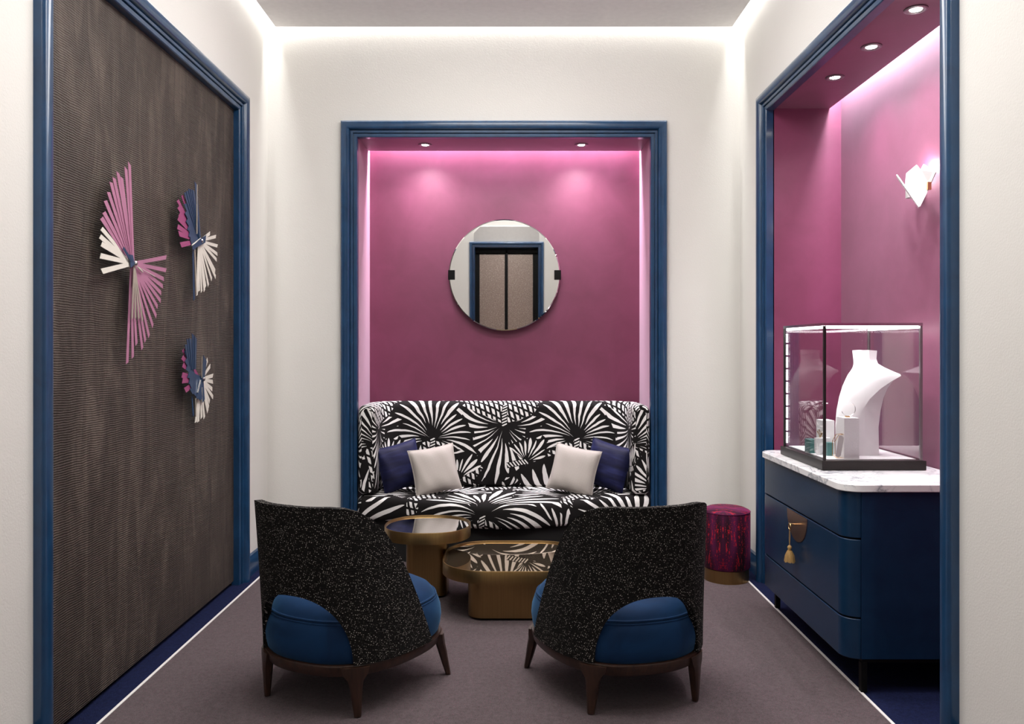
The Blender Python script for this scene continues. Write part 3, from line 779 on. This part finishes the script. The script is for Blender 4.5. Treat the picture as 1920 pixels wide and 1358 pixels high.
for za, zb in ((0.5692, 0.5748), (0.2762, 0.2818)):
    poly = arc(CX0 + RC, CY1 - RC, RC - 0.012, 90, 180, 8) + arc(CX0 + RC, CY0 + RC, RC - 0.012, 180, 270, 8)
    m.prism([(x - 0.001, y) for x, y in poly], 'z', za, zb)
m.build('shadow_gap', BLACKM, cab, co, smooth=30)
o_ = 0.012
top = rrect(CX0 - o_, CX1, CY0 - o_, CY1 + o_, (0, RC + o_, RC + o_, 0), 12)
m = MB(); m.prism(top, 'z', 0.7465, 0.7745); m.build('marble_top', MARBLE, cab, co, smooth=30, bevel=0.003)
m = MB(); m.box(CX0 + RC + 0.004, CX1 - 0.02, CY0 + 0.004, CY1 - 0.01, 0.116, 0.1275); m.build('base_frame', BLACKM, cab, co)
for x in (CX0 + RC, CX1 - 0.06):
    for y in (CY0 + 0.002, CY1 - 0.026):
        m = MB(); m.box(x, x + 0.022, y, y + 0.022, 0.0065, 0.1155); m.build('leg', BLACKM, cab, co)
m = MB()   # half-round lock plate on the middle drawer
HYc = 3.487
poly = [(HYc + 0.122 * math.cos(PI * i / 28), 0.567 - 0.122 * math.sin(PI * i / 28)) for i in range(29)]
m.prism(poly, 'x', CX0 - 0.003, CX0 - 0.0002)
o = m.build('lock_plate', ROSE, drawers[1], co, smooth=30); o['label'] = 'half-round rose gold lock plate'
# key and tassel
kz = 0.519
key = thing('key_with_tassel', 'small gold key with ochre tassel in the lock plate of the navy cabinet', 'key', (CX0 - 0.003, HYc, kz))
m = MB(); m.tube([(0, 0, 0), (-0.026, 0.002, 0.001)], 0.0032, 10); m.build('shaft', GOLD, key, smooth=40)
m = MB(); m.tube([(-0.029, 0.002 + 0.013 * math.cos(2 * PI * i / 20), -0.010 + 0.014 * math.sin(2 * PI * i / 20)) for i in range(20)], 0.0022, 8, True); m.build('bow', GOLD, key, smooth=40)
m = MB(); m.tube([(-0.029, 0.006, -0.020), (-0.029, 0.009, -0.06), (-0.029, 0.004, -0.092)], 0.0011, 6); m.tube([(-0.029, 0.000, -0.020), (-0.029, -0.004, -0.06), (-0.029, 0.002, -0.092)], 0.0011, 6); m.build('cord', TASSEL, key)
m = MB(); n = 16
m.loft([[(-0.029 + r * math.cos(2 * PI * i / n), 0.003 + r * math.sin(2 * PI * i / n), z) for i in range(n)] for r, z in ((0.003, -0.090), (0.0085, -0.096), (0.0095, -0.102), (0.0065, -0.108), (0.0085, -0.118))])
for i in range(26):
    a = 2 * PI * i / 26; r1 = 0.006 + 0.002 * (i % 2); r2 = 0.018 + 0.004 * random.random()
    m.tube([(-0.029 + r1 * math.cos(a), 0.003 + r1 * math.sin(a), -0.114), (-0.029 + 0.6 * (r1 + r2) * math.cos(a), 0.003 + 0.6 * (r1 + r2) * math.sin(a), -0.135), (-0.029 + r2 * math.cos(a), 0.003 + r2 * math.sin(a), -0.160 - 0.006 * random.random())], 0.0022, 5)
m.build('tassel', TASSEL, key, smooth=40)

# ------------------------------------------------------------------ display case
EX0, EX1, EY0, EY1, EZ0, EZ1 = 1.272, 1.700, 3.324, 3.842, 0.775, 1.381
case = thing('display_case', 'lit glass display case with black base on the marble top', 'display case', ((EX0 + EX1) / 2, (EY0 + EY1) / 2, EZ0))
eo = ((EX0 + EX1) / 2, (EY0 + EY1) / 2, EZ0)
m = MB(); m.box(EX0, EX1, EY0, EY1, EZ0 + 0.001, EZ0 + 0.039); m.build('base', DARKM, case, eo, bevel=0.002)
i_ = 0.010
gx0, gx1, gy0, gy1 = EX0 + i_, EX1 - i_, EY0 + i_, EY1 - i_
zb, zt = EZ0 + 0.0395, EZ1
m = MB(); m.box(gx0 + 0.02, gx1 - 0.02, gy0 + 0.02, gy1 - 0.02, zb, zb + 0.004); m.build('floor_pad', WHITEP, case, eo)
g = 0.005; ps = 0.011
for nm, b in (('near', (gx0 + ps, gx1 - ps, gy0 + 0.003, gy0 + 0.003 + g)), ('far', (gx0 + ps, gx1 - ps, gy1 - 0.003 - g, gy1 - 0.003)),
              ('room', (gx0 + 0.003, gx0 + 0.003 + g, gy0 + ps, gy1 - ps)), ('wall', (gx1 - 0.003 - g, gx1 - 0.003, gy0 + ps, gy1 - ps))):
    m = MB(); m.box(*b, zb, zt - 0.012); m.build('glass_pane', GLASS, case, eo)
m = MB(); m.box(gx0 + ps, gx1 - ps, gy0 + ps, gy1 - ps, zt - 0.007, zt - 0.003); m.build('glass_lid', GLASS, case, eo)
for x, y, mt in ((gx0, gy0, DARKM), (gx1 - ps, gy0, GREYM), (gx0, gy1 - ps, DARKM), (gx1 - ps, gy1 - ps, GREYM)):
    m = MB(); m.box(x, x + ps * 0.9, y, y + ps * 0.9, zb, zt - 0.012); m.build('corner_post', mt, case, eo)
m = MB()
m.box(gx0, gx1, gy0, gy0 + ps, zt - 0.0115, zt); m.box(gx0, gx1, gy1 - ps, gy1, zt - 0.0115, zt); m.box(gx0, gx0 + ps, gy0 + ps, gy1 - ps, zt - 0.0115, zt); m.box(gx1 - ps, gx1, gy0 + ps, gy1 - ps, zt - 0.0115, zt)
m.build('top_rail', CHROME, case, eo)  # pale metal puts the case glow into the rail's colour
def leds(pts, dx, dy, dz_):
    m = MB()
    for p in pts: m.box(p[0] - dx, p[0] + dx, p[1] - dy, p[1] + dy, p[2] - dz_, p[2] + dz_)
    return m.build('led_strip', EML, case, eo)
zl = zt - 0.017
leds([(gx0 + 0.018 + (gx1 - gx0 - 0.036) * i / 44, gy0 + 0.0125, zl) for i in range(45)], 0.0026, 0.0028, 0.005)
leds([(gx0 + 0.0125, gy0 + 0.02 + (gy1 - gy0 - 0.04) * i / 54, zl) for i in range(55)], 0.0028, 0.0026, 0.005)
leds([(gx1 - 0.0125, gy0 + 0.02 + (gy1 - gy0 - 0.04) * i / 54, zl) for i in range(55)], 0.0028, 0.0026, 0.005)
leds([(gx0 + 0.0135, gy1 - 0.0135, zb + 0.02 + (zt - zb - 0.06) * i / 60) for i in range(61) if i % 7 != 6], 0.0028, 0.0028, 0.0032)
area('display_case_light', ((gx0 + gx1) / 2 - 0.12, gy0 + 0.05, zt - 0.022), 0.14, 0.03, 0.8, (1, 1, 1))
area('display_case_light', (gx0 + 0.03, (gy0 + gy1) / 2, zt - 0.022), 0.02, 0.4, 1.8, (1, 1, 1))

FZ = zb + 0.0045
# necklace bust
bl = [(0.0, 1.400, 1.462, 0.058, 1.567, 0.044), (0.12, 1.400, 1.466, 0.060, 1.565, 0.044), (0.19, 1.407, 1.480, 0.072, 1.572, 0.047), (0.245, 1.419, 1.508, 0.090, 1.582, 0.052), (0.29, 1.434, 1.545, 0.112, 1.594, 0.066), (0.322, 1.449, 1.583, 0.131, 1.606, 0.092),
      (0.343, 1.460, 1.613, 0.144, 1.618, 0.115), (0.350, 1.465, 1.612, 0.140, 1.618, 0.110), (0.362, 1.472, 1.592, 0.112, 1.606, 0.080), (0.376, 1.478, 1.562, 0.080, 1.585, 0.056), (0.392, 1.480, 1.535, 0.056, 1.566, 0.036), (0.412, 1.478, 1.524, 0.047, 1.563, 0.028), (0.447, 1.474, 1.522, 0.048, 1.566, 0.028)]
loops = []
for k, (h, xf, xe, wd, xb, wb) in enumerate(bl):
    lp = []
    for i in range(17):
        s = -1 + 2 * i / 16; lp.append((xf + (xe - xf) * abs(s) ** 2.2, 3.505 + s * wd, FZ + h + ((0.010 * (xf - 1.40) + 0.05 * (xe - xf) * abs(s) ** 2.2) if k == 12 else 0)))
    for s in (1, 0.5, 0, -0.5, -1): lp.append((xb, 3.505 + s * wb, FZ + h))
    loops.append(lp)
bo = (1.49, 3.505, FZ)
m = MB(); m.loft(loops); tag(m.build('necklace_bust', WHITEP, None, bo, smooth=38), 'white curved necklace bust inside the glass display case', 'display bust')
def simple(name, m, mat, label, cat, org, group=None, **kw):
    return tag(m.build(name, mat, None, org, **kw), label, cat, group)
m = MB(); m.box(1.376, 1.438, 3.358, 3.438, FZ, FZ + 0.168)
simple('display_plinth', m, ROUGHW, 'tall rough white plinth carrying a thin ring in the display case', 'plinth', (1.407, 3.398, FZ), 'plinths in the display case')
m = MB(); m.box(1.342, 1.392, 3.50, 3.575, FZ, FZ + 0.145)
simple('display_plinth', m, WHITEP, 'smooth white plinth carrying a small gold T stand in the display case', 'plinth', (1.367, 3.54, FZ), 'plinths in the display case')
t = thing('bangle', 'thin open silver bangle on a gold foot atop the rough plinth', 'bangle', (1.407, 3.40, FZ + 0.1682))
m = MB(); m.box(-0.009, 0.009, -0.006, 0.006, 0, 0.006); m.build('foot', GOLD, t)
m = MB(); m.tube([(0.004 + 0.029 * math.cos(math.radians(a)), 0, 0.034 + 0.029 * math.sin(math.radians(a))) for a in range(-160, 121, 8)], 0.0012, 6); m.build('ring', CHROME, t, smooth=60)
t = thing('earring_stand', 'slim gold T-shaped earring stand on the smooth white plinth', 'jewellery stand', (1.362, 3.53, FZ + 0.1455))
m = MB(); m.tube([(0, 0, 0), (0, 0, 0.070)], 0.0018, 8); m.build('post', GOLD, t)
m = MB(); m.box(-0.010, 0.013, -0.003, 0.003, 0.070, 0.075); m.build('crossbar', WHITEP, t)
m = MB(); poly = [(-0.030, 0.075), (-0.030, 0.024)] + [(-0.014 + 0.016 * math.cos(math.radians(a)), 0.02 + 0.016 * math.sin(math.radians(a))) for a in range(180, 361, 20)] + [(0.002, 0.062), (0.034, 0.062), (0.034, 0.075)]
m.prism([(1.335 + x, FZ + z - 0.0035) for x, z in poly], 'y', 3.545 - 0.06, 3.545 - 0.045)
simple('ring_holder', m, WHITEP, 'white U-shaped ring holder beside the teal blocks in the display case', 'jewellery stand', (1.33, 3.49, FZ), smooth=30)
m = MB(); m.box(1.340, 1.366, 3.445, 3.475, FZ, FZ + 0.056); simple('jewellery_block', m, TEAL, 'teal block in the display case between white holder and gold hexagon', 'block', (1.353, 3.46, FZ), 'teal blocks in the display case')
m = MB(); m.box(1.300, 1.330, 3.535, 3.60, FZ, FZ + 0.058); simple('jewellery_block', m, TEAL, 'teal block in the display case left of the white U-shaped holder', 'block', (1.315, 3.57, FZ), 'teal blocks in the display case')
m = MB(); 
for a in (-0.5, 0.0, 0.5, 0.9): m.tube([(1.327, 3.492, FZ + 0.0723), (1.327 + 0.009 * math.sin(a), 3.492, FZ + 0.084), (1.327 + 0.016 * math.sin(a) - 0.004, 3.492, FZ + 0.100 + 0.008 * math.cos(3 * a))], [0.0016, 0.0014, 0.0026], 6)
simple('earring', m, GOLD, 'tiny branched gold earring on the white U-shaped holder', 'earring', (1.327, 3.492, FZ + 0.0723))
t = thing('photo_prism', 'gold wire hexagon frame with grey plate near the front of the display case', 'ornament', (1.36, 3.375, FZ))
hexp = [(-0.020, 0.012), (-0.008, 0.002), (0.020, 0.002), (0.030, 0.022), (0.030, 0.086), (0.016, 0.100), (-0.004, 0.098), (-0.020, 0.070)]
for dy in (-0.010, 0.016):
    m = MB(); m.tube([(x, dy, z) for x, z in hexp], 0.0013, 6, True); m.build('wire_frame', GOLD, t)
for x, z in hexp[1::2]:
    m = MB(); m.tube([(x, -0.010, z), (x, 0.016, z)], 0.0012, 6); m.build('wire_spacer', GOLD, t)
m = MB(); m.prism([(-0.018, 0.010), (-0.006, 0.004), (0.004, 0.012), (0.017, 0.086), (0.006, 0.096), (-0.004, 0.096)], 'y', -0.0125, -0.0115); m.build('plate', GREYW, t)

# ------------------------------------------------------------------ wall sconce in the right niche
t = thing('wall_sconce', 'folded white plate wall lamp with gold clip on the right niche wall', 'wall lamp', (NR, 3.40, 1.93))
def plate(pts, th, nrm):
    nrm = Vector(nrm).normalized() * th; a = [Vector(p) for p in pts]; b = [p + nrm for p in a]
    m = MB(); m.loft([a, b]); return m
def SP(x, y, X):
    Y = F * X / (x - 960); return (X - NR, Y - 3.40, EYE + (653 - y) * Y / F - 1.93)
SCON = plain('white_folded_metal', (0.60, 0.59, 0.58, 1), 0.5)
spine = [SP(1723.4, 387.5, 1.665), SP(1725, 319, 1.690)]
plate([spine[0], SP(1696.6, 347, 1.715), SP(1699, 325, 1.725), SP(1718, 309, 1.715), spine[1]], 0.004, (1, 0.3, 0)).build('folded_plate', SCON, t)
plate([spine[0], spine[1], SP(1731, 308, 1.705), SP(1754, 323, 1.722), SP(1742, 350, 1.712)], 0.004, (1, -0.3, 0)).build('folded_plate', SCON, t)
fa, fb = Vector(SP(1680.5, 328, 1.68)), Vector(SP(1722.5, 388, 1.663)); vd = Vector((0.030, 0.062, 0))
plate([fa, fb, fb + vd * 0.55, fa + vd], 0.0045, (0.35, -0.15, 0.25)).build('side_fin', SCON, t)
m = MB(); m.box(-0.075, -0.060, -0.083, -0.072, -0.004, 0.028); m.build('clip', GOLD, t, bevel=0.001)
m = MB(); m.box(-0.072, -0.001, 0.085, 0.115, -0.005, 0.035); m.build('wall_mount', SCON, t, bevel=0.002)
m = MB(); m.lathe([(0.0005, -0.03), (0.012, -0.025), (0.015, 0.0), (0.012, 0.02), (0.0005, 0.027)], (-0.030, 0.085, 0.070), n=20); m.build('bulb', EMB, t, smooth=60)
pl = bpy.data.lights.new('sconce_bulb_light', 'POINT'); pl.energy = 1.1; pl.color = (1, 0.88, 0.84); pl.shadow_soft_size = 0.02
po = bpy.data.objects.new('sconce_bulb_light', pl); COL.objects.link(po); po.location = (NR - 0.035, 3.45, 1.93 + 0.125)

# ------------------------------------------------------------------ fan sculptures on the brown panel
PX = 1.462
def fan(label, cpx, sc, off, slats, rods, pin):
    def W2(p):
        x = off[0] + p[0] / sc; y = off[1] + p[1] / sc
        Y = F * PX / (960 - x); Z = EYE - (y - 653) * Y / F
        return (Y, Z)
    c = W2(cpx); root = thing('fan_wall_sculpture', label, 'wall sculpture', (-1.4985, c[0], c[1]), 0, 'fan sculptures on the brown panel')
    nsl = len(slats)
    for k, (st, tip, wd, mat, dep) in enumerate(slats):
        a = W2(st or cpx); b = W2(tip); A = Vector((a[0] - c[0], a[1] - c[1])); B = Vector((b[0] - c[0], b[1] - c[1]))
        d = (B - A).normalized(); nn = Vector((-d.y, d.x))
        h = wd / 2; cut = wd * 0.55
        pts = [A - nn * h * 0.75, B - nn * h - d * (cut if B.y > 0 else 0), B + nn * h - d * (0 if B.y > 0 else cut), A + nn * h * 0.75]
        x0 = 0.030 + dep * 0.001; tilt = 0.05
        m = MB(); f = [Vector((x0 + tilt * wd * (0.5 if i in (2, 3) else -0.5) + (0.006 if i in (1, 2) else 0), p.x, p.y)) for i, p in enumerate(pts)]
        m.loft([f, [q + Vector((0.0016, 0, 0)) for q in f]]); m.build('slat', mat, root)
    for (a, b, r, mat) in rods:
        A = W2(a); B = W2(b); m = MB(); m.tube([(0.048, A[0] - c[0], A[1] - c[1]), (0.048, B[0] - c[0], B[1] - c[1])], r, 6); m.build('rod', mat, root)
    m = MB(); n = 20
    m.loft([[(x, r * math.cos(2 * PI * i / n), r * math.sin(2 * PI * i / n)) for i in range(n)] for r, x in ((0.006, 0.0), (0.006, 0.046), (0.010, 0.047), (0.010, 0.052), (0.006, 0.056))])
    m.build('pin', CHROME, root, smooth=40)
S = []
for i, p in enumerate([(250, 76), (229, 103), (181, 130), (206, 160), (160, 163), (143, 190), (129, 250), (111, 303), (104, 375), (91, 410)]): S.append((None, p, 0.0235, SLP, 10 - i))
for i, p in enumerate([(92, 476), (80, 525), (86, 572), (76, 645), (82, 742)]): S.append((None, p, 0.020, SLW, 1 + i * 1.6))
for i, p in enumerate([(478, 655), (478, 735), (465, 790), (460, 835), (450, 876), (448, 925), (430, 962), (423, 1020), (403, 1080), (380, 1142), (358, 1172), (340, 1218), (305, 1192), (283, 1272), (250, 1305)]): S.append((None, p, 0.017, SLP, 10 - i * 0.6))
for i, p in enumerate([(262, 1030), (283, 1030), (304, 1032), (326, 1045)]): S.append((None, p, 0.010, SLC, 13))
S.append(((268, 640), (268, 722), 0.03, SLB, 12)); S.append(((222, 598), (275, 700), 0.014, SLB, 11))
fan('large pink and ivory fan sculpture, left of the three on the brown panel', (285, 692), 3.235, (160, 280), S, [((300, 715), (330, 745), 0.003, SLW), ((295, 710), (405, 772), 0.0012, SLW)], 0)
S = []
for i, p in enumerate([(160, 232), (112, 282), (116, 350), (122, 420), (108, 460), (100, 545), (108, 615), (124, 730)]): S.append((None, p, 0.0235, SLM, i * 1.2))
for i, p in enumerate([(268, 105), (246, 178), (228, 172), (210, 166), (192, 186), (172, 202)]): S.append((None, p, 0.026, SLB, 12 - i))
for i, p in enumerate([(178, 310), (184, 390), (192, 470), (202, 545), (210, 610), (218, 655), (222, 700), (238, 760)]): S.append((None, p, 0.032, SLB, 5 + i * 0.6))
for i, p in enumerate([(418, 612), (478, 645), (494, 740), (494, 822), (488, 880), (474, 990), (480, 1052), (442, 1075), (410, 1135), (382, 1150), (372, 1188), (345, 1198), (320, 1190), (300, 1232)]): S.append((None, p, 0.0165, SLW, 10 - i * 0.5))
S.append(((268, 700), (268, 1275), 0.016, SLB, 6)); S.append(((283, 700), (290, 1225), 0.012, SLC, 7))
S.append(((240, 750), (368, 664), 0.032, SLB, 16))
fan('blue, magenta and ivory fan sculpture, upper right of the three on the brown panel', (330, 688), 5.225, (310, 320), S, [((284, 135), (284, 620), 0.003, SLC), ((235, 732), (322, 665), 0.003, SLW)], 0)
S = []
for i, p in enumerate([(150, 302), (136, 400), (142, 500), (126, 632), (128, 705), (156, 835)]): S.append((None, p, 0.025, SLM, i * 1.2))
for i, p in enumerate([(282, 135), (250, 95), (216, 150), (186, 158), (166, 228)]): S.append(((295 - 14 * i, 560), p, 0.028, SLB, 12 - i))
for i, p in enumerate([(172, 300), (172, 420), (180, 520), (196, 620), (206, 700), (214, 770), (226, 860), (270, 905)]): S.append((None if i > 2 else (300, 640), p, 0.034, SLB, 5 + i * 0.6))
for i, p in enumerate([(450, 425), (486, 512), (522, 640), (522, 722), (516, 820), (526, 925), (482, 985), (470, 1062), (460, 1112), (415, 1195), (380, 1195), (338, 1245), (308, 1250)]): S.append((None, p, 0.0185, SLW, 8 - i * 0.4))
S.append(((392, 690), (400, 385), 0.048, SLB, 14))
for p in ((300, 950), (340, 968), (382, 985)): S.append((None, p, 0.026, SLB, 13))
S.append(((275, 900), (278, 1165), 0.014, SLB, 4))
fan('small blue, maroon and ivory fan sculpture, lowest of the three on the brown panel', (384, 688), 6.79, (320, 610), S, [((345, 700), (308, 860), 0.004, CHROME), ((286, 930), (287, 1165), 0.003, SLC), ((366, 790), (366, 982), 0.003, CHROME), ((366, 400), (366, 660), 0.002, SLC)], 0)
